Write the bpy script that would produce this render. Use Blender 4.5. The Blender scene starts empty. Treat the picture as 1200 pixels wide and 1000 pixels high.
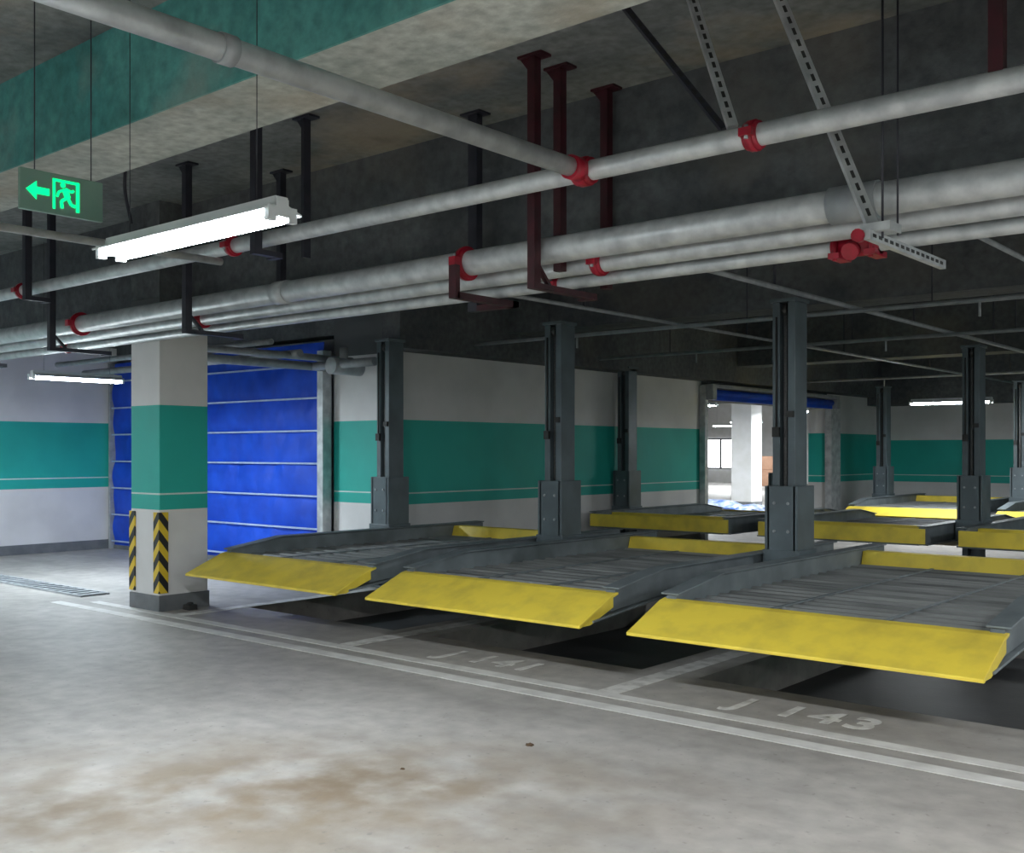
import bpy, bmesh, math, random
from mathutils import Vector, noise
random.seed(4)
S=bpy.context.scene
try:
    S.view_settings.view_transform='Standard'
except Exception: pass

# ---------------------------------------------------------------- materials
def newmat(n):
    m=bpy.data.materials.new(n); m.use_nodes=True
    nt=m.node_tree; b=nt.nodes['Principled BSDF']
    return m,nt,b
def N(nt,t,**k):
    n=nt.nodes.new(t)
    for a,v in k.items(): setattr(n,a,v)
    return n
def noisecol(nt,c1,c2,scale,lo=.35,hi=.65,detail=6,stretch=None):
    tc=N(nt,'ShaderNodeTexCoord'); nz=N(nt,'ShaderNodeTexNoise')
    nz.inputs['Scale'].default_value=scale; nz.inputs['Detail'].default_value=detail
    if stretch:
        mp=N(nt,'ShaderNodeMapping'); mp.inputs['Scale'].default_value=stretch
        nt.links.new(tc.outputs['Object'],mp.inputs['Vector']); nt.links.new(mp.outputs[0],nz.inputs['Vector'])
    else: nt.links.new(tc.outputs['Object'],nz.inputs['Vector'])
    r=N(nt,'ShaderNodeValToRGB'); r.color_ramp.elements[0].position=lo; r.color_ramp.elements[1].position=hi
    r.color_ramp.elements[0].color=(*c1,1); r.color_ramp.elements[1].color=(*c2,1)
    nt.links.new(nz.outputs['Fac'],r.inputs['Fac'])
    return r.outputs['Color'],nz
def mixc(nt,fac,a,b,mode='MIX'):
    m=N(nt,'ShaderNodeMix',data_type='RGBA',blend_type=mode)
    def put(i,v):
        if isinstance(v,(tuple,list)): m.inputs[i].default_value=(*v,1) if len(v)==3 else v
        elif isinstance(v,(int,float)): m.inputs[i].default_value=v
        else: nt.links.new(v,m.inputs[i])
    put(0,fac); put(6,a); put(7,b)
    return m.outputs[2]
def M(nt,op,a,b=None):
    m=N(nt,'ShaderNodeMath',operation=op)
    for i,v in enumerate((a,b)):
        if v is None: continue
        if isinstance(v,(int,float)): m.inputs[i].default_value=v
        else: nt.links.new(v,m.inputs[i])
    return m.outputs[0]
def bump(nt,b,scale,strength,dist=.02,detail=8):
    tc=N(nt,'ShaderNodeTexCoord'); nz=N(nt,'ShaderNodeTexNoise'); nz.inputs['Scale'].default_value=scale; nz.inputs['Detail'].default_value=detail
    nt.links.new(tc.outputs['Object'],nz.inputs['Vector'])
    bp=N(nt,'ShaderNodeBump'); bp.inputs['Strength'].default_value=strength; bp.inputs['Distance'].default_value=dist
    nt.links.new(nz.outputs['Fac'],bp.inputs['Height']); nt.links.new(bp.outputs[0],b.inputs['Normal'])
def simple(n,c1,c2=None,scale=6,rough=.5,metal=0,bmp=0,bs=40,stretch=None,lo=.35,hi=.65,detail=6):
    m,nt,b=newmat(n)
    c2=c2 or tuple(x*.8 for x in c1)
    col,_=noisecol(nt,c1,c2,scale,lo,hi,detail,stretch=stretch)
    nt.links.new(col,b.inputs['Base Color'])
    b.inputs['Roughness'].default_value=rough; b.inputs['Metallic'].default_value=metal
    if bmp: bump(nt,b,bs,bmp)
    return m
def emis(n,c,s,base=None):
    m,nt,b=newmat(n)
    b.inputs['Base Color'].default_value=(*(base or c),1); b.inputs['Emission Color'].default_value=(*c,1); b.inputs['Emission Strength'].default_value=s
    return m

def concrete(n,c1,c2,scale=1.2,stain=(.12,.09,.06),stainamt=.4,rough=.85):
    m,nt,b=newmat(n)
    col,_=noisecol(nt,c1,c2,scale,.3,.7,10)
    fine,_=noisecol(nt,(.70,)*3,(1.15,)*3,14,.3,.7,8)
    col=mixc(nt,1.0,col,fine,'MULTIPLY')
    st,_=noisecol(nt,(0,)*3,(1,)*3,.7,.56,.66,7)
    f=M(nt,'MULTIPLY',st,stainamt)
    col=mixc(nt,f,col,stain)
    dk,_=noisecol(nt,(0,)*3,(1,)*3,1.9,.55,.7,9)
    col=mixc(nt,M(nt,'MULTIPLY',dk,.45),col,tuple(x*.5 for x in c1))
    nt.links.new(col,b.inputs['Base Color']); b.inputs['Roughness'].default_value=rough
    bump(nt,b,9,.5,.03)
    return m
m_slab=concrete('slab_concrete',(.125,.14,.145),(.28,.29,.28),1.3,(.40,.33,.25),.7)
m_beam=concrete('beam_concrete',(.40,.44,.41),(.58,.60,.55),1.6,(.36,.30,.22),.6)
m_greencast=concrete('beam_green_light_cast',(.055,.27,.26),(.13,.40,.37),1.1,(.32,.40,.36),.65)  # beam concrete with the green light cast painted into its colour
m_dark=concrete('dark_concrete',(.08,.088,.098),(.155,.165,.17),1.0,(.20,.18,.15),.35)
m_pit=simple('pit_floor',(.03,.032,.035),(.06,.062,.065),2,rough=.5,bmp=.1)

def floor_mat():
    m,nt,b=newmat('floor_concrete')
    col,_=noisecol(nt,(.335,.318,.297),(.455,.435,.41),.9,.3,.7,10)
    mot,_=noisecol(nt,(.80,)*3,(1.06,)*3,7,.3,.65,9)
    col=mixc(nt,1.0,col,mot,'MULTIPLY')
    sk,_=noisecol(nt,(0,)*3,(1,)*3,1.6,.50,.72,8,stretch=(.35,1.5,1))
    col=mixc(nt,M(nt,'MULTIPLY',sk,.45),col,(.225,.213,.20))
    tc=N(nt,'ShaderNodeTexCoord')
    def patch(loc,sc,amt,c,col,lo,hi):
        mp=N(nt,'ShaderNodeMapping'); mp.vector_type='TEXTURE'
        mp.inputs['Location'].default_value=loc; mp.inputs['Rotation'].default_value=(0,0,math.radians(40)); mp.inputs['Scale'].default_value=sc
        nt.links.new(tc.outputs['Object'],mp.inputs['Vector'])
        ln=N(nt,'ShaderNodeVectorMath',operation='LENGTH'); nt.links.new(mp.outputs[0],ln.inputs[0])
        mr=N(nt,'ShaderNodeMapRange'); mr.inputs[1].default_value=.25; mr.inputs[2].default_value=1.3; mr.inputs[3].default_value=1; mr.inputs[4].default_value=0
        nt.links.new(ln.outputs['Value'],mr.inputs[0])
        nn,_=noisecol(nt,(0,)*3,(1,)*3,2.6,lo,hi,12)
        return mixc(nt,M(nt,'MULTIPLY',M(nt,'MULTIPLY',mr.outputs[0],nn),amt),col,c)
    col=patch((-3.75,2.85,0),(1.7,.95,1),.85,(.205,.150,.09),col,.34,.60)
    col=patch((-3.75,3.15,0),(.75,.38,1),.6,(.14,.10,.06),col,.42,.56)
    col=patch((-4.35,2.05,0),(.7,.4,1),.8,(.16,.12,.08),col,.36,.56)
    sp,_=noisecol(nt,(0,)*3,(1,)*3,22,.64,.72,3)
    col=mixc(nt,M(nt,'MULTIPLY',sp,.4),col,(.15,.14,.13))
    nt.links.new(col,b.inputs['Base Color'])
    b.inputs['Roughness'].default_value=.58
    bump(nt,b,30,.15,.01)
    return m
m_floor=floor_mat()

def bandmat(n,whitetop,lo=.95,hi=1.93):
    m,nt,b=newmat(n)
    g=N(nt,'ShaderNodeNewGeometry'); sx=N(nt,'ShaderNodeSeparateXYZ'); nt.links.new(g.outputs['Position'],sx.inputs[0])
    z=M(nt,'DIVIDE',sx.outputs['Z'],4.0)
    r=N(nt,'ShaderNodeValToRGB'); cr=r.color_ramp; cr.interpolation='CONSTANT'
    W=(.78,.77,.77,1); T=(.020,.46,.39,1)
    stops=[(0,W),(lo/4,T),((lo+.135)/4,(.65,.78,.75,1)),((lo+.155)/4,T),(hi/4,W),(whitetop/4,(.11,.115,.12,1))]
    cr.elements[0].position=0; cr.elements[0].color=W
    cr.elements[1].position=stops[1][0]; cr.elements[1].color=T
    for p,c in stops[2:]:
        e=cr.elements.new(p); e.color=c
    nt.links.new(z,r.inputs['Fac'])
    d,_=noisecol(nt,(.84,)*3,(1,)*3,1.4,.3,.6,8)
    col=mixc(nt,1.0,r.outputs['Color'],d,'MULTIPLY')
    nt.links.new(col,b.inputs['Base Color']); b.inputs['Roughness'].default_value=.55
    bump(nt,b,14,.12,.01)
    return m
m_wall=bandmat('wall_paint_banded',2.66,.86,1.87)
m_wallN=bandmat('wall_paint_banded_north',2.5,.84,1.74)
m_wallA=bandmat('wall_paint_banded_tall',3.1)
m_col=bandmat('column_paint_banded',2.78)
m_base=simple('baseboard_grey',(.12,.13,.14),(.17,.18,.19),5,.6)
m_line=simple('floor_line_paint',(.72,.71,.69),(.54,.53,.51),6,.6,lo=.35,hi=.68,detail=10)
m_line2=simple('floor_line_worn',(.70,.69,.67),(.42,.41,.39),8,.6,lo=.45,hi=.66,detail=12)
m_galv=simple('galvanised_steel',(.66,.68,.69),(.44,.46,.48),9,.42,.3,.05,60)
m_galv2=simple('galvanised_dull',(.42,.44,.46),(.30,.32,.34),9,.5,.2)
m_red=simple('red_coupling',(.45,.008,.035),(.28,.008,.02),14,.35)
m_maroon=simple('maroon_bracket',(.06,.008,.015),(.035,.008,.012),10,.5)
m_darkbr=simple('dark_bracket',(.022,.024,.036),(.035,.034,.048),10,.5)
m_frame=simple('lift_frame_slate',(.20,.235,.25),(.14,.165,.18),5,.5,.1)
m_post=simple('lift_post_slate',(.125,.16,.18),(.095,.12,.135),4,.42,.1)
m_deck=simple('lift_deck_steel',(.36,.375,.375),(.13,.138,.14),1.8,.55,.15,.1,20,stretch=(.5,3,1),lo=.32,hi=.68,detail=10)
m_yel=simple('yellow_paint',(.88,.68,.075),(.62,.48,.07),5,.5,lo=.42,hi=.8,bmp=.08,bs=12,detail=10)
m_black=simple('black_rubber',(.02,.02,.02),(.035,.035,.035),8,.6)
m_white=simple('white_enamel',(.75,.78,.8),(.7,.73,.75),5,.4)
m_chain=simple('chain_steel',(.05,.05,.05),(.09,.09,.09),60,.4,.6)
m_tube=emis('fluorescent_tube',(.86,.96,1.0),70)
m_signg=emis('exit_green',(.0,1.0,.27),1.5,(.0,.25,.08))
m_signb=simple('exit_sign_panel',(.26,.40,.33),(.20,.33,.27),3,.3)
m_blue=simple('blue_curtain',(.003,.078,.66),(.002,.052,.50),3,.6,bmp=.3,bs=5)
m_bluetarp=simple('blue_tarp',(.05,.12,.4),(.5,.55,.62),5,.6)
m_bar=simple('curtain_bar',(.45,.55,.75),(.35,.45,.65),9,.4)
m_leaf=simple('dry_leaf',(.06,.035,.02),(.1,.06,.03),30,.8)
m_bright=simple('hall_white',(.8,.8,.8),(.72,.72,.7),3,.6)
m_glass=emis('daylight_window',(.95,.98,1),5)
m_card=simple('cardboard',(.35,.20,.13),(.28,.16,.10),4,.8)

def hazmat():
    m,nt,b=newmat('hazard_stripes')
    g=N(nt,'ShaderNodeTexCoord'); sx=N(nt,'ShaderNodeSeparateXYZ'); nt.links.new(g.outputs['Object'],sx.inputs[0])
    s=M(nt,'ADD',M(nt,'SUBTRACT',M(nt,'MULTIPLY',sx.outputs['Z'],1.0),M(nt,'MULTIPLY',sx.outputs['X'],1.3)),M(nt,'MULTIPLY',sx.outputs['Y'],1.3))
    f=M(nt,'GREATER_THAN',M(nt,'FRACT',M(nt,'MULTIPLY',s,5.2)),.5)
    nt.links.new(mixc(nt,f,(.015,.015,.015),(.75,.52,.03)),b.inputs['Base Color']); b.inputs['Roughness'].default_value=.5
    return m
m_haz=hazmat()

# ---------------------------------------------------------------- mesh builder
class MB:
    def __init__(s): s.v=[];s.f=[];s.m=[];s.sm=[];s.mats=[]
    def mi(s,m):
        if m not in s.mats: s.mats.append(m)
        return s.mats.index(m)
    def add(s,vs,fs,m,smooth=None):
        o=len(s.v); s.v+= [tuple(v) for v in vs]; k=s.mi(m)
        for i,f in enumerate(fs):
            s.f.append([o+j for j in f]); s.m.append(k); s.sm.append(bool(smooth[i]) if smooth else False)
        return s
    def box(s,x0,x1,y0,y1,z0,z1,m):
        if x0>x1:x0,x1=x1,x0
        if y0>y1:y0,y1=y1,y0
        if z0>z1:z0,z1=z1,z0
        vs=[(x0,y0,z0),(x1,y0,z0),(x1,y1,z0),(x0,y1,z0),(x0,y0,z1),(x1,y0,z1),(x1,y1,z1),(x0,y1,z1)]
        return s.add(vs,[(0,3,2,1),(4,5,6,7),(0,1,5,4),(1,2,6,5),(2,3,7,6),(3,0,4,7)],m)
    def cyl(s,a,b,r,m,n=20,r2=None):
        a=Vector(a);b=Vector(b);d=(b-a).normalized(); r2=r if r2 is None else r2
        u=d.orthogonal().normalized(); w=d.cross(u)
        vs=[];
        for i in range(n):
            t=2*math.pi*i/n; vs.append(a+r*(u*math.cos(t)+w*math.sin(t)))
        for i in range(n):
            t=2*math.pi*i/n; vs.append(b+r2*(u*math.cos(t)+w*math.sin(t)))
        fs=[(i,(i+1)%n,n+(i+1)%n,n+i) for i in range(n)]+[tuple(range(n))[::-1],tuple(range(n,2*n))]
        return s.add(vs,fs,m,[1]*n+[0,0])
    def bar(s,a,b,w,h,m,up=(0,0,1)):
        a=Vector(a);b=Vector(b);d=(b-a).normalized(); up=Vector(up)
        x=d.cross(up); 
        if x.length<1e-4: x=d.orthogonal()
        x.normalize(); y=x.cross(d)
        vs=[]
        for p in (a,b):
            for sx,sy in ((-1,-1),(1,-1),(1,1),(-1,1)): vs.append(p+x*w/2*sx+y*h/2*sy)
        return s.add(vs,[(0,1,2,3),(7,6,5,4),(0,4,5,1),(1,5,6,2),(2,6,7,3),(3,7,4,0)],m)
    def prism(s,poly,axis,a,b,m):
        n=len(poly); vs=[]
        for t in (a,b):
            for p in poly:
                if axis=='x': vs.append((t,p[0],p[1]))
                elif axis=='y': vs.append((p[0],t,p[1]))
                else: vs.append((p[0],p[1],t))
        return s.add(vs,[(i,(i+1)%n,n+(i+1)%n,n+i) for i in range(n)]+[tuple(range(n))[::-1],tuple(range(n,2*n))],m)
    def obj(s,name,bev=0,parent=None):
        me=bpy.data.meshes.new(name); me.from_pydata(s.v,[],s.f); 
        for m in s.mats: me.materials.append(m)
        for i,p in enumerate(me.polygons): p.material_index=s.m[i]; p.use_smooth=s.sm[i]
        me.update()
        bm=bmesh.new(); bm.from_mesh(me); bmesh.ops.recalc_face_normals(bm,faces=bm.faces); bm.to_mesh(me); bm.free()
        o=bpy.data.objects.new(name,me); S.collection.objects.link(o)
        if bev:
            b=o.modifiers.new('bevel','BEVEL'); b.width=bev; b.segments=2; b.limit_method='ANGLE'
        if parent: o.parent=parent
        return o
def bx(name,x0,x1,y0,y1,z0,z1,m,bev=0,parent=None):
    return MB().box(x0,x1,y0,y1,z0,z1,m).obj(name,bev,parent)
def empty(name):
    e=bpy.data.objects.new(name,None); S.collection.objects.link(e); return e

CEIL=3.85
XE=8; YS=-8; YH=46
# ---------------------------------------------------------------- room shell
ridges=[-8.8,-6.27,-3.8,-1.3]
PY0,PY1=6.12,9.75
f=MB()
f.box(-30,XE,YS,PY0,-.4,0,m_floor)
f.box(-30,XE,PY1,YH,-.4,0,m_floor)
f.box(-30,ridges[0]+.22,PY0,PY1,-.4,0,m_floor)
for r in ridges[1:]: f.box(r-.22,r+.22,PY0,PY1,-.4,0,m_floor)
f.box(ridges[3]+2.3,XE,PY0,PY1,-.4,0,m_floor)
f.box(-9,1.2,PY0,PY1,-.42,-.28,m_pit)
f.obj('floor')
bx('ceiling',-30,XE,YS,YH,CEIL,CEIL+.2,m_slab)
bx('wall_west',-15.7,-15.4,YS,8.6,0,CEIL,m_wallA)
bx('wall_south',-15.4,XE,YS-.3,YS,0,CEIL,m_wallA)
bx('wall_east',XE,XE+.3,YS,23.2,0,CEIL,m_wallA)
w=MB()
w.box(-10.2,-9.0,8.6,9.0,0,CEIL,m_wall); w.box(-9.4,-9.0,9.0,15.5,0,CEIL,m_wall)
w.box(-9.4,-9.0,15.5,20.5,2.38,CEIL,m_dark); w.box(-9.4,-9.0,20.5,23.2,0,CEIL,m_wall)
w.obj('wall_inner')
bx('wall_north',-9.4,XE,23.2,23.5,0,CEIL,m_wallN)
bx('wall_door_header',-15.4,-10.2,8.6,8.9,2.95,CEIL,m_dark)
bx('wall_hall_east',-9.4,-9.1,23.5,YH,0,CEIL,m_bright)
bx('wall_hall_north',-30,-9.1,YH,YH+.3,0,CEIL,m_bright)
bx('wall_hall_west',-30.3,-30,9,YH,0,CEIL,m_bright)
bx('wall_hall_south',-30,-10.2,8.95,9.0,0,CEIL,m_bright)
bx('baseboard_west',-15.4,-15.37,YS,8.5,0,.14,m_base)
b=MB(); b.box(-9.0,-8.97,8.97,15.45,0,.14,m_base); b.box(-10.15,-8.97,8.57,8.6,0,.14,m_base); b.box(-9,-8.97,20.7,23.15,0,.14,m_base); b.obj('baseboard_inner')
bx('baseboard_north',-8.97,XE,23.17,23.2,0,.14,m_base)
# beams
g=MB(); g.box(-15.4,XE,3.05,3.55,3.29,CEIL,m_beam); g.box(-15.4,XE,3.035,3.05,3.29,CEIL,m_greencast); g.obj('ceiling_beam')  # thin front sheet carries the painted green light cast
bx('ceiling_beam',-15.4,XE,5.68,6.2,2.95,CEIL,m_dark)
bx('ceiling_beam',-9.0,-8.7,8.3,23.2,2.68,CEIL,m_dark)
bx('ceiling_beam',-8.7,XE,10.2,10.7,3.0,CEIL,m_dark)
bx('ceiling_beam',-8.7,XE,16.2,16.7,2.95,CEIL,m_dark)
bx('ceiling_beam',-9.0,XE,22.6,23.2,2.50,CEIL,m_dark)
bx('ceiling_beam',-.9,-.45,3.55,5.68,3.25,CEIL,m_beam)
bx('ceiling_beam',-15.4,XE,-2.2,-1.7,3.29,CEIL,m_beam)

# ---------------------------------------------------------------- column
def column(x0,x1,y0,y1,guards=True,top=2.95,mat=m_col):
    e=empty('concrete_column')
    bx('shaft',x0,x1,y0,y1,0,top,mat,.006,e)
    bx('base_band',x0-.012,x1+.012,y0-.012,y1+.012,0,.15,m_base,.003,e)
    if guards:
        g=MB()
        t=.014;wd=.085
        for cx,sx,cy,sy in ((x1,1,y0,-1),(x0,-1,y0,-1),(x0,-1,y1,1)):
            g.box(cx+sx*t,cx-sx*wd,cy,cy+sy*t,.17,.93,m_haz)
            g.box(cx,cx+sx*t,cy,cy-sy*wd,.17,.93,m_haz)
        g.obj('corner_guards',.002,e)
    return e
column(-9.4,-8.9,5.4,5.92)
h=MB(); h.box(-9.4,-8.9,5.4,5.68,2.95,CEIL,m_dark); h.obj('ceiling_haunch')
MB().box(-8.86,-8.76,5.62,5.72,0,.05,m_black).cyl((-8.81,5.67,.05),(-8.81,5.67,.07),.03,m_black).obj('rubber_wedge',.01)

# ---------------------------------------------------------------- blue rolling curtain
def curtain(name,x0,x1,y,z0,z1):
    e=empty(name)
    nx,nz=160,90; vs=[];fs=[]
    for j in range(nz+1):
        for i in range(nx+1):
            x=x0+(x1-x0)*i/nx; z=z0+(z1-z0)*j/nz
            d=.035*noise.noise(Vector((x*1.7,0,z*2.3)))+.02*noise.noise(Vector((x*5,3,z*3)))
            ph=((z-.12)/.41)%1.0
            d-=.025*math.sin(math.pi*ph)
            vs.append((x,y+d,z))
    for j in range(nz):
        for i in range(nx):
            a=j*(nx+1)+i; fs.append((a,a+1,a+nx+2,a+nx+1))
    MB().add(vs,fs,m_blue,[1]*len(fs)).obj('fabric',0,e)
    r=MB(); z=.12
    while z<z1:
        r.box(x0,x1,y-.055,y-.035,z-.011,z+.011,m_bar); z+=.41
    r.obj('wind_bars',0,e)
    gd=MB(); gd.box(x0-.02,x0+.03,y-.08,y+.06,0,z1,m_galv2); gd.box(x1-.07,x1+.04,y-.1,y+.04,0,2.75,m_galv); gd.obj('guide_rails',.004,e)
    bx('bottom_bar',x0+.07,x1-.07,y-.04,y+.03,0,.06,m_base,0,e)
curtain('blue_rolling_curtain_door',-15.34,-10.24,8.52,.05,2.86)
e=empty('rolled_curtain_door')
r=MB(); r.cyl((-8.86,15.6,2.48),(-8.86,20.4,2.48),.06,m_blue,24); r.obj('roll',0,e)
r=MB(); r.box(-8.99,-8.88,15.42,15.52,0,2.60,m_galv); r.box(-9.0,-8.86,20.4,20.85,0,2.56,m_galv); r.box(-8.99,-8.75,15.45,15.58,2.36,2.62,m_galv2); r.box(-8.99,-8.75,20.42,20.55,2.36,2.62,m_galv2)
r.box(-8.95,-8.75,15.58,20.42,2.56,2.62,m_galv2)
r.obj('frame',.004,e)
bx('hem',-8.88,-8.84,15.6,20.4,2.36,2.42,m_blue,0,e)

# ---------------------------------------------------------------- lifts
def platform(x0,x1,yf,d,L=3.95):
    Y=lambda t: yf+d*t
    e=empty('parking_lift_platform')
    bw=.075
    prof=[(.40,.52)]
    t=.46
    while t<L-.1:
        prof+=[(t,.52),(t+.02,.534),(t+.05,.534),(t+.07,.52)]; t+=.16
    prof+=[(L,.52),(L,.49),(.40,.49)]
    MB().prism([(Y(a),z) for a,z in prof],'x',x0+bw,x1-bw,m_deck).obj('deck',0,e)
    s=MB()
    for fx in (.33,.67):
        xx=x0+(x1-x0)*fx; s.box(xx-.012,xx+.012,Y(.44),Y(L),.53,.539,m_frame)
    s.obj('deck_seams',0,e)
    s=MB()
    pf=[(.36,.50),(.42,.575),(1.0,.655),(L,.655),(L,.47),(.9,.47),(.36,.43)]
    for a in (x0,x1-bw):
        s.prism([(Y(t),z) for t,z in pf],'x',a,a+bw,m_frame)
    tf=[(.40,.575),(1.0,.66),(L,.66),(L,.672),(1.0,.672),(.40,.587)]
    s.prism([(Y(t),z) for t,z in tf],'x',x0-.035,x0+bw+.02,m_frame)
    s.prism([(Y(t),z) for t,z in tf],'x',x1-bw-.02,x1+.035,m_frame)
    lf=[(.12,.385),(.9,.455),(L,.455),(L,.47),(.9,.47),(.12,.40)]
    s.prism([(Y(t),z) for t,z in lf],'x',x0-.03,x0+bw,m_frame)
    s.prism([(Y(t),z) for t,z in lf],'x',x1-bw,x1+.03,m_frame)
    s.box(x0+bw,x1-bw,Y(L-.06),Y(L),.45,.6,m_frame)
    for t in (1.2,2.4): s.box(x0+bw,x1-bw,Y(t),Y(t+.1),.42,.49,m_frame)
    s.obj('side_beams',.004,e)
    r=MB()
    r.prism([(Y(a),z) for a,z in [(-.02,.385),(.36,.545),(.42,.555),(.42,.54),(.36,.525),(.0,.365),(-.02,.365)]],'x',x0-.02,x1+.02,m_yel)
    for a in (x0-.02,x1):
        r.prism([(Y(q),z) for q,z in [(-.01,.372),(.36,.53),(.36,.46),(.10,.372)]],'x',a,a+.02,m_yel)
    for k in range(5):
        xx=x0+.2+k*(x1-x0-.4)/4
        r.prism([(Y(q),z) for q,z in [(.02,.37),(.38,.515),(.38,.43),(.1,.37)]],'x',xx-.006,xx+.006,m_frame)
    r.box(x0+.02,x1-.02,Y(.36),Y(.40),.44,.51,m_frame)
    r.obj('entry_ramp',.003,e)
    r=MB(); r.prism([(Y(q),z) for q,z in [(3.40,.52),(3.44,.645),(3.56,.645),(3.62,.52)]],'x',x0+bw+.005,x1-bw-.005,m_yel)
    if d<0: r.box(x0,x1,Y(L),Y(L+.03),.47,.64,m_yel)
    r.obj('wheel_stop',.004,e)
    return e
def post(x,y,d,H=2.72):
    e=empty('parking_lift_post')
    p=MB()
    p.box(x-.10,x-.035,y,y+.22,0,H,m_post); p.box(x+.035,x+.10,y,y+.22,0,H,m_post); p.box(x-.035,x+.035,y+.10,y+.13,0,H,m_post)
    p.box(x-.115,x+.115,y-.02,y+.24,H,H+.03,m_post)
    p.box(x-.17,x+.17,y-.08,y+.30,0,.02,m_post)
    for s in (-1,1):
        p.prism([(y-.07,.02),(y,.02),(y,.2)],'x',x+s*.07-.006,x+s*.07+.006,m_post)
    p.obj('column_profile',.005,e)
    c=MB()
    c.box(x-.013,x+.013,y+.03,y+.05,.5,H-.03,m_chain)
    c.cyl((x-.02,y+.05,H-.06),(x+.02,y+.05,H-.06),.05,m_chain)
    c.obj('lift_chain',0,e)
    k=MB()
    k.box(x-.125,x+.125,y-.05,y-.004,.68,1.22,m_post)
    k.box(x+.102,x+.145,y-.05,y+.26,.45,1.22,m_post); k.box(x-.145,x-.102,y-.05,y+.26,.45,1.22,m_post)
    k.box(x-.16,x+.16,y-.06,y+.27,.45,.70,m_post)
    for zz in (.85,1.08): k.cyl((x-.06,y-.06,zz),(x-.06,y-.045,zz),.014,m_galv2,10); k.cyl((x+.06,y-.06,zz),(x+.06,y-.045,zz),.014,m_galv2,10)
    k.obj('carriage',.005,e)
    s=MB(); s.box(x-.09,x-.03,y-.03,y-.002,1.62,1.70,m_black); s.box(x+.03,x+.09,y-.025,y-.002,1.78,1.83,m_black); s.cyl((x-.06,y-.012,1.7),(x-.06,y-.012,2.6),.008,m_black,8); s.obj('limit_switch',0,e)
    return e
for a,b_ in ((-8.50,-6.45),(-6.06,-4.06),(-3.66,-1.60)): platform(a,b_,5.45,1)
for x in (-8.66,-6.27,-3.88): post(x,8.0,1)
for a,b_ in ((-8.65,-6.52),(-6.1,-4.08),(-3.72,-1.6)): platform(a,b_,15.85,-1)
for x in (-8.80,-6.31,-3.9): post(x,12.9,1)
for a,b_ in ((-7.4,-5.45),(-4.95,-2.95)): platform(a,b_,17.4,1)
for x in (-7.65,-5.2): post(x,19.9,1)

# ---------------------------------------------------------------- floor markings
def mark(n,x0,x1,y0,y1,m=m_line): return bx(n,x0,x1,y0,y1,0,.003,m)
mark('floor_line',-10.3,XE,5.03,5.15); mark('floor_line',-10.0,XE,5.29,5.40,m_line)
for r in ridges[1:]: mark('stall_line',r-.075,r+.075,5.40,7.8,m_line2)
mark('stall_line',-8.66,-8.52,5.40,7.8,m_line2)
for t,x in (('J 141',-5.00),('J 143',-2.62)):
    c=bpy.data.curves.new('stall_number','FONT'); c.body=t; c.size=.37; c.align_x='CENTER'; c.extrude=.0012; c.space_character=1.15; c.offset=.008
    o=bpy.data.objects.new('stall_number',c); o.location=(x,5.56,.0022); S.collection.objects.link(o); c.materials.append(m_line2)
dg=MB(); dg.box(-15.3,-10.4,5.42,5.72,0,.004,m_black)
x=-15.3
while x<-10.45: dg.box(x,x+.07,5.44,5.70,.004,.018,m_galv2); x+=.16
dg.box(-15.3,-10.4,5.41,5.44,0,.02,m_galv2); dg.box(-15.3,-10.4,5.70,5.73,0,.02,m_galv2)
dg.obj('drain_grate')
def blob(name,c,r,m,sq=.4,seed=0):
    bm=bmesh.new(); bmesh.ops.create_icosphere(bm,subdivisions=3,radius=1)
    for v in bm.verts:
        k=1+.45*noise.noise(v.co*1.8+Vector((seed,0,0)))+.2*noise.noise(v.co*5+Vector((seed,0,0)))
        v.co=Vector((v.co.x*r*k,v.co.y*r*k*.8,max(0,v.co.z*r*sq*k)))+Vector(c)
    me=bpy.data.meshes.new(name); bm.to_mesh(me); bm.free(); me.materials.append(m)
    o=bpy.data.objects.new(name,me); S.collection.objects.link(o); return o
blob('dry_leaf',(-3.42,4.17,0),.022,m_leaf,.5,1)
blob('dry_leaf',(-3.62,3.47,0),.012,m_leaf,.5,2)

# ---------------------------------------------------------------- pipes
def coupling(p,x,y,z,r,m=m_red,axis='x',w=.07):
    a=Vector((x,y,z)); d=Vector((1,0,0)) if axis=='x' else Vector((0,1,0))
    p.cyl(a-d*w/2,a+d*w/2,r*1.22,m,24); p.cyl(a-d*w*.25,a+d*w*.25,r*1.38,m,24)
    s=Vector((0,1,0)) if axis=='x' else Vector((1,0,0))
    for k in (-1,1):
        c=a+s*k*r*1.5
        p.bar(c-d*w*.45,c+d*w*.45,r*.6,r*.7,m); p.cyl(c-Vector((0,0,r*.6)),c+Vector((0,0,r*.6)),.01,m_galv2,8)
XL,XR=-15.35,XE-.05
def run(name,y,z,r,cps,m=m_galv):
    p=MB(); p.cyl((XL,y,z),(XR,y,z),r,m,28)
    for c in cps: coupling(p,c,y,z,r)
    return p.obj(name)
ySP,zSP=4.4,2.945
run('water_pipe',ySP,zSP,.052,[-2.28,-6.3,-9.5])
p=MB(); p.cyl((XL,5.0,2.71),(XR,5.0,2.71),.080,m_galv,32)
for c in (-4.62,-9.6): coupling(p,c,5.0,2.71,.08,w=.06)
p.cyl((-2.17,5.0,2.71),(-1.93,5.0,2.71),.092,m_galv2,28); p.cyl((-6.6,5.0,2.71),(-6.45,5.0,2.71),.088,m_galv,28)
p.obj('water_pipe')
run('water_pipe',5.21,2.640,.058,[-3.72,-7.9])
p=MB(); p.cyl((XL,5.33,2.565),(XR,5.33,2.565),.040,m_galv,24)
for c in (-4.15,-10.5): coupling(p,c,5.33,2.565,.04)
p.cyl((-2.3,5.33,2.565),(-2.05,5.33,2.565),.055,m_red,24)
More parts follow.
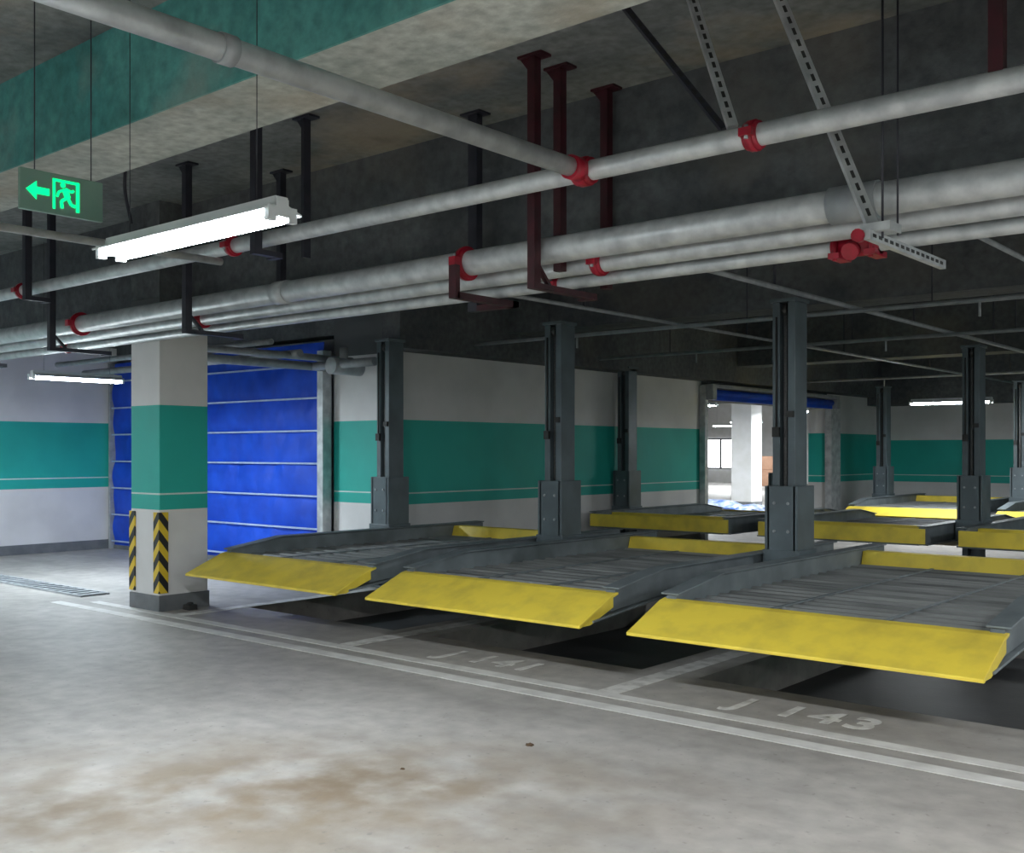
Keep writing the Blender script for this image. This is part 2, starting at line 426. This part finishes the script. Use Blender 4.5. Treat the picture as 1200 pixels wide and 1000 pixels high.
for xx in (-2.27,-2.08):
    p.box(xx-.03,xx+.03,5.25,5.41,2.50,2.53,m_red); p.cyl((xx,5.27,2.49),(xx,5.27,2.60),.012,m_red,8)
p.cyl((-2.175,5.27,2.54),(-2.175,5.23,2.52),.045,m_red,16)
p.obj('water_pipe')
p=MB(); p.cyl((-3.24,-7.9,zSP),(-3.24,ySP-.05,zSP),.048,m_galv,28); coupling(p,-3.24,ySP,zSP,.055,w=.10); p.cyl((-3.24,ySP-.13,zSP),(-3.24,ySP-.04,zSP),.062,m_red,24); 
p.cyl((-3.24,2.2,zSP),(-3.24,2.26,zSP),.056,m_galv2,24); p.obj('branch_pipe')
p=MB()
for x,r_ in ((-3.96,.022),(-5.9,.018),(-2.05,.018)): p.cyl((x,6.3,2.85),(x,22.5,2.85),r_,m_galv2,12)
p.cyl((-2.05,5.5,2.75),(-2.05,6.3,2.85),.018,m_galv2,12)
for y in (9.5,12.1,18.6): 
    p.cyl((-8.65,y,2.80),(XR,y,2.80),.022,m_galv2,12)
    for x in (-7.5,-5,-3.2,-1.6,0.2): p.cyl((x,y,2.80),(x,y,CEIL-.005),.007,m_darkbr,8); p.cyl((x+.4,y,2.80),(x+.4,y,2.66),.012,m_galv2,8)
for x in (-3.96,-5.9):
    for y in (8,11.2,14,17.4): p.cyl((x,y,2.85),(x,y,CEIL-.005),.012,m_darkbr,8)
p.obj('sprinkler_piping')
MB().cyl((-6.3,-7.9,2.82),(-6.3,4.3,2.82),.025,m_galv,12).obj('sprinkler_pipe')
p=MB()
p.cyl((-10.0,5.9,2.52),(-10.0,8.5,2.52),.05,m_galv2,20); p.cyl((-9.75,5.9,2.60),(-9.75,8.5,2.60),.04,m_galv2,20); p.cyl((-10.0,8.1,2.52),(-8.9,8.1,2.52),.05,m_galv2,20)
p.cyl((-14.5,7.6,2.62),(-9.6,7.6,2.62),.045,m_galv2,20); p.cyl((-9.55,8.0,2.50),(-9.55,8.45,2.50),.10,m_galv2,20); p.cyl((-9.55,8.2,2.5),(-9.55,8.2,2.72),.05,m_galv2,16)
p.cyl((-14.5,7.2,2.72),(-9.6,7.2,2.72),.035,m_galv2,20)
p.bar((-11.8,7.0,2.56),(-11.8,7.8,2.56),.04,.04,m_darkbr); p.bar((-11.8,7.05,2.57),(-11.8,7.05,CEIL-.005),.04,.04,m_darkbr)
p.obj('service_pipes')

def hanger(x,y0,y1,zb,m,top=CEIL-.002,foot=True,w=.055):
    p=MB()
    p.box(x-w/2,x+w/2,y0-.03,y0+.03,zb,top-.015,m)
    p.box(x-.09,x+.09,y0-.05,y0+.05,top-.015,top,m)
    p.prism([(x-w/2-.06,top-.015),(x-w/2,top-.015),(x-w/2,top-.09)],'y',y0-.02,y0+.02,m)
    if foot:
        p.box(x-w/2,x+w/2,y0-.03,y1,zb-.035,zb,m); p.box(x-.09,x+.03,y1-.05,y1,zb-.04,zb-.03,m)
        if y1-y0>.3: p.bar((x,y0,zb+.14),(x,y0+.14,zb),.03,.02,m)
    p.obj('pipe_hanger')
hanger(-3.95,4.86,5.46,2.50,m_maroon)
hanger(-3.95,5.11,5.2,2.60,m_maroon,foot=False)
hanger(-3.95,5.60,5.62,2.55,m_maroon,foot=False)
p=MB(); p.box(-4.98,-4.90,5.40,5.46,2.47,CEIL-.015,m_darkbr); p.box(-5.03,-4.85,5.37,5.49,CEIL-.015,CEIL-.002,m_darkbr)
p.box(-4.90,-4.57,5.40,5.46,2.47,2.51,m_maroon); p.box(-4.63,-4.57,4.86,5.46,2.47,2.51,m_maroon); p.box(-4.63,-4.57,4.84,4.88,2.47,2.68,m_maroon); p.obj('pipe_hanger')
hanger(-5.9,4.30,4.5,2.86,m_darkbr)
hanger(-5.9,4.72,4.8,2.86,m_darkbr,foot=False,w=.03)
hanger(-7.6,4.86,5.39,2.50,m_darkbr)
hanger(-7.2,5.5,5.5,2.8,m_darkbr,foot=False)
hanger(-9.9,4.86,5.46,2.50,m_darkbr)
hanger(-12.2,4.86,5.46,2.50,m_darkbr)
hanger(-9.2,4.30,4.5,2.86,m_darkbr)
hanger(-1.23,4.40,4.45,2.98,m_maroon,foot=False)
hanger(-0.2,4.86,5.46,2.50,m_maroon)

def strut(name,a,b,w=.045,h=.022,m=m_galv,up=(0,-1,0)):
    a=Vector(a);b=Vector(b); p=MB(); p.bar(a,b,w,h,m,up)
    d=(b-a); L=d.length; d.normalize(); x=d.cross(Vector(up)).normalized(); y=x.cross(d)
    k=.05
    while k<L-.04:
        for s in (-1,1):
            c=a+d*k+y*(h/2+.0008)*s
            p.bar(c-d*.02,c+d*.02,.016,.0016,m_black,up)
        k+=.07
    p.obj(name)
cu_=(.5,-.6,.1)
strut('slotted_strut',(-2.44,4.95,3.83),(-1.90,4.87,2.52),.055,.03,up=cu_)
strut('slotted_strut',(-2.80,4.72,3.83),(-2.40,4.42,3.01),.05,.03,up=cu_)
strut('slotted_strut',(-3.12,4.57,3.83),(-2.48,4.48,3.03),.03,.03,m_darkbr,up=cu_)
strut('slotted_strut',(-1.88,4.72,2.49),(-1.88,5.75,2.49),.045,.03,up=(1,0,0))
p=MB(); p.cyl((-1.84,4.80,2.48),(-1.84,4.80,CEIL-.005),.006,m_darkbr,8); p.cyl((-1.80,4.88,2.50),(-1.80,4.88,CEIL-.005),.005,m_darkbr,8)
p.box(-1.93,-1.79,4.76,4.90,2.51,2.55,m_galv); p.cyl((-1.92,4.74,2.49),(-1.92,4.70,2.49),.03,m_red,12); p.obj('hanger_rod')

# ---------------------------------------------------------------- lamps
def lamp(c,L,axis,power,top=CEIL-.004,wires=True,col=(.93,.97,1.0)):
    e=empty('fluorescent_lamp')
    cx,cy,cz=c; a=MB(); t=MB(); wv=MB()
    def bxx(mb,l0,l1,w0,w1,z0,z1,m):
        if axis=='x': mb.box(cx+l0,cx+l1,cy+w0,cy+w1,z0,z1,m)
        else: mb.box(cx+w0,cx+w1,cy+l0,cy+l1,z0,z1,m)
    h=L/2
    bxx(a,-h,h,-.03,.03,cz+.02,cz+.06,m_white)
    def wing(s):
        pts=[(s*.03,cz+.03),(s*.10,cz+.002),(s*.10,cz-.006),(s*.028,cz+.02)]
        if axis=='x': a.prism([(cy+q,z) for q,z in pts],'x',cx-h,cx+h,m_white)
        else: a.prism([(cx+q,z) for q,z in pts],'y',cy-h,cy+h,m_white)
    wing(1); wing(-1)
    for s in (-1,1):
        bxx(a,s*h-.006,s*h+.006,-.03,.03,cz-.02,cz+.05,m_white)
        for k in (-.05,.05): bxx(a,s*h-.02,s*h+.008,k-.02,k+.02,cz-.04,cz+.02,m_white)
    for s in (-.05,.05):
        if axis=='x': t.cyl((cx-h+.02,cy+s,cz-.018),(cx+h-.02,cy+s,cz-.018),.017,m_tube,8)
        else: t.cyl((cx+s,cy-h+.02,cz-.018),(cx+s,cy+h-.02,cz-.018),.017,m_tube,8)
    a.obj('housing',0,e); t.obj('tubes',0,e)
    ld=bpy.data.lights.new('tube_light','AREA'); ld.shape='RECTANGLE'; ld.size=L-.06; ld.size_y=.12; ld.energy=power; ld.color=col
    lo=bpy.data.objects.new('tube_light',ld); S.collection.objects.link(lo); lo.parent=e; lo.location=(cx,cy,cz-.042)
    if axis=='y': lo.rotation_euler=(0,0,math.pi/2)
    if wires:
        for s in (-h*.75,h*.75):
            q=(cx+s,cy) if axis=='x' else (cx,cy+s)
            wv.cyl((*q,cz+.05),(*q,top),.002,m_darkbr,6)
        wv.obj('suspension_wires',0,e)
COOL=(.80,.91,1.0)
lamp((-4.05,2.6,2.45),1.3,'x',60,col=(.90,.96,1))
for x in (-13.0,.9,5.0): lamp((x,2.6,2.45),1.3,'x',125,col=COOL if x<0 else (1,.98,.96))
for x in (-10,-5.2,-.6,4): lamp((x,-2.6,2.6),1.3,'x',140,col=(1,.985,.96))
lamp((-11.6,6.0,2.34),1.05,'y',105,col=COOL)
lamp((-5.6,17.5,2.3),1.25,'x',75)
lamp((1.0,9.8,2.6),1.25,'x',135); lamp((3,17,2.4),1.25,'x',115)  # unseen lamps, added to brighten the lift area
for c in ((-13,22,2.6),(-12.2,27,2.6),(-18.6,35.3,2.6),(-19,24,2.6),(-13,33,2.6),(-22,40,2.6)): lamp(c,1.25,'x',230)

# hall beyond the opening
for (x,y) in ((-13.7,26.0),(-17.5,33),(-21.2,36)): column(x-.3,x+.3,y-.3,y+.3,False,CEIL,m_bright)
blob('blue_tarp_heap',(-13.35,23.9,0),.8,m_bluetarp,.32,5)
blob('blue_tarp_heap',(-12.3,23.4,0),.6,m_bluetarp,.35,8)
MB().box(-26.8,-24.4,YH-.03,YH-.01,.7,2.1,m_glass).box(-26.85,-24.35,YH-.06,YH-.03,.65,.72,m_base).box(-26.85,-24.35,YH-.06,YH-.03,2.08,2.15,m_base).box(-25.65,-25.55,YH-.06,YH-.03,.7,2.1,m_base).obj('window_1')
c=MB(); c.box(-22.0,-20.4,42,43,0,.7,m_card); c.box(-21.8,-20.9,42.1,42.9,.7,1.3,m_card); c.obj('cardboard_boxes',.02)
bx('door_hall',-19.6,-18.2,YH-.1,YH-.01,0,2.2,m_base)

# ---------------------------------------------------------------- exit sign
e=empty('exit_sign')
sx=-4.78; y0,y1=2.20,2.60; z0,z1=2.60,2.79
MB().box(sx-.02,sx,y0,y1,z0,z1,m_signb).obj('panel',.004,e)
g=MB(); W=y1-y0; ym=lambda u:y0+W*u; zc=(z0+z1)/2
xa,xb=sx,sx+.003
g.prism([(ym(.07),zc),(ym(.19),zc+.042),(ym(.19),zc+.016),(ym(.34),zc+.016),(ym(.34),zc-.016),(ym(.19),zc-.016),(ym(.19),zc-.042)],'x',xa,xb,m_signg)
g.box(xa,xb,ym(.38),ym(.41),zc-.07,zc+.07,m_signg); g.box(xa,xb,ym(.66),ym(.70),zc-.07,zc+.07,m_signg); g.box(xa,xb,ym(.38),ym(.70),zc+.058,zc+.07,m_signg)
def limb(pts,w):
    for (a,b2) in zip(pts[:-1],pts[1:]): g.bar((sx+.0025,ym(a[0]),zc+a[1]),(sx+.0025,ym(b2[0]),zc+b2[1]),w,.004,m_signg,up=(1,0,0))
limb([(.52,.03),(.56,-.012)],.028)
limb([(.52,.026),(.45,.012),(.43,-.012)],.011); limb([(.53,.03),(.61,.02),(.63,.03)],.011)
limb([(.55,-.01),(.48,-.03),(.49,-.062)],.014); limb([(.56,-.01),(.60,-.04),(.65,-.045)],.014)
g.cyl((sx,ym(.50),zc+.046),(sx+.004,ym(.50),zc+.046),.012,m_signg,14)
g.obj('pictogram',0,e)
wv=MB(); wv.cyl((sx-.01,ym(.18),z1),(sx-.01,ym(.18),CEIL-.004),.003,m_darkbr,6); wv.cyl((sx-.01,ym(.86),z1),(sx-.01,ym(.86),CEIL-.004),.003,m_darkbr,6); wv.obj('suspension_wires',0,e)

cu=bpy.data.curves.new('cable_loop','CURVE'); cu.dimensions='3D'; cu.bevel_depth=.012
sp=cu.splines.new('BEZIER'); pts=[(-6.45,4.0,3.84),(-6.5,4.0,3.62),(-6.7,4.0,3.58),(-6.95,4.0,3.66),(-7.05,4.0,3.45),(-7.05,4.05,3.15)]
sp.bezier_points.add(len(pts)-1)
for q,pt in zip(sp.bezier_points,pts): q.co=pt; q.handle_left_type=q.handle_right_type='AUTO'
cu.materials.append(m_darkbr); o=bpy.data.objects.new('cable_loop',cu); S.collection.objects.link(o)

# ---------------------------------------------------------------- world + camera
w=bpy.data.worlds.new('world'); S.world=w; w.use_nodes=True
w.node_tree.nodes['Background'].inputs[0].default_value=(.4,.55,.7,1); w.node_tree.nodes['Background'].inputs[1].default_value=.05
cd=bpy.data.cameras.new('camera'); cam=bpy.data.objects.new('camera',cd); S.collection.objects.link(cam)
cam.location=(0,0,1.5); cam.rotation_euler=(math.radians(90),0,math.radians(40.3))
cd.sensor_width=36; cd.lens=37.14; cd.shift_y=.0245; cd.clip_end=200
S.camera=cam
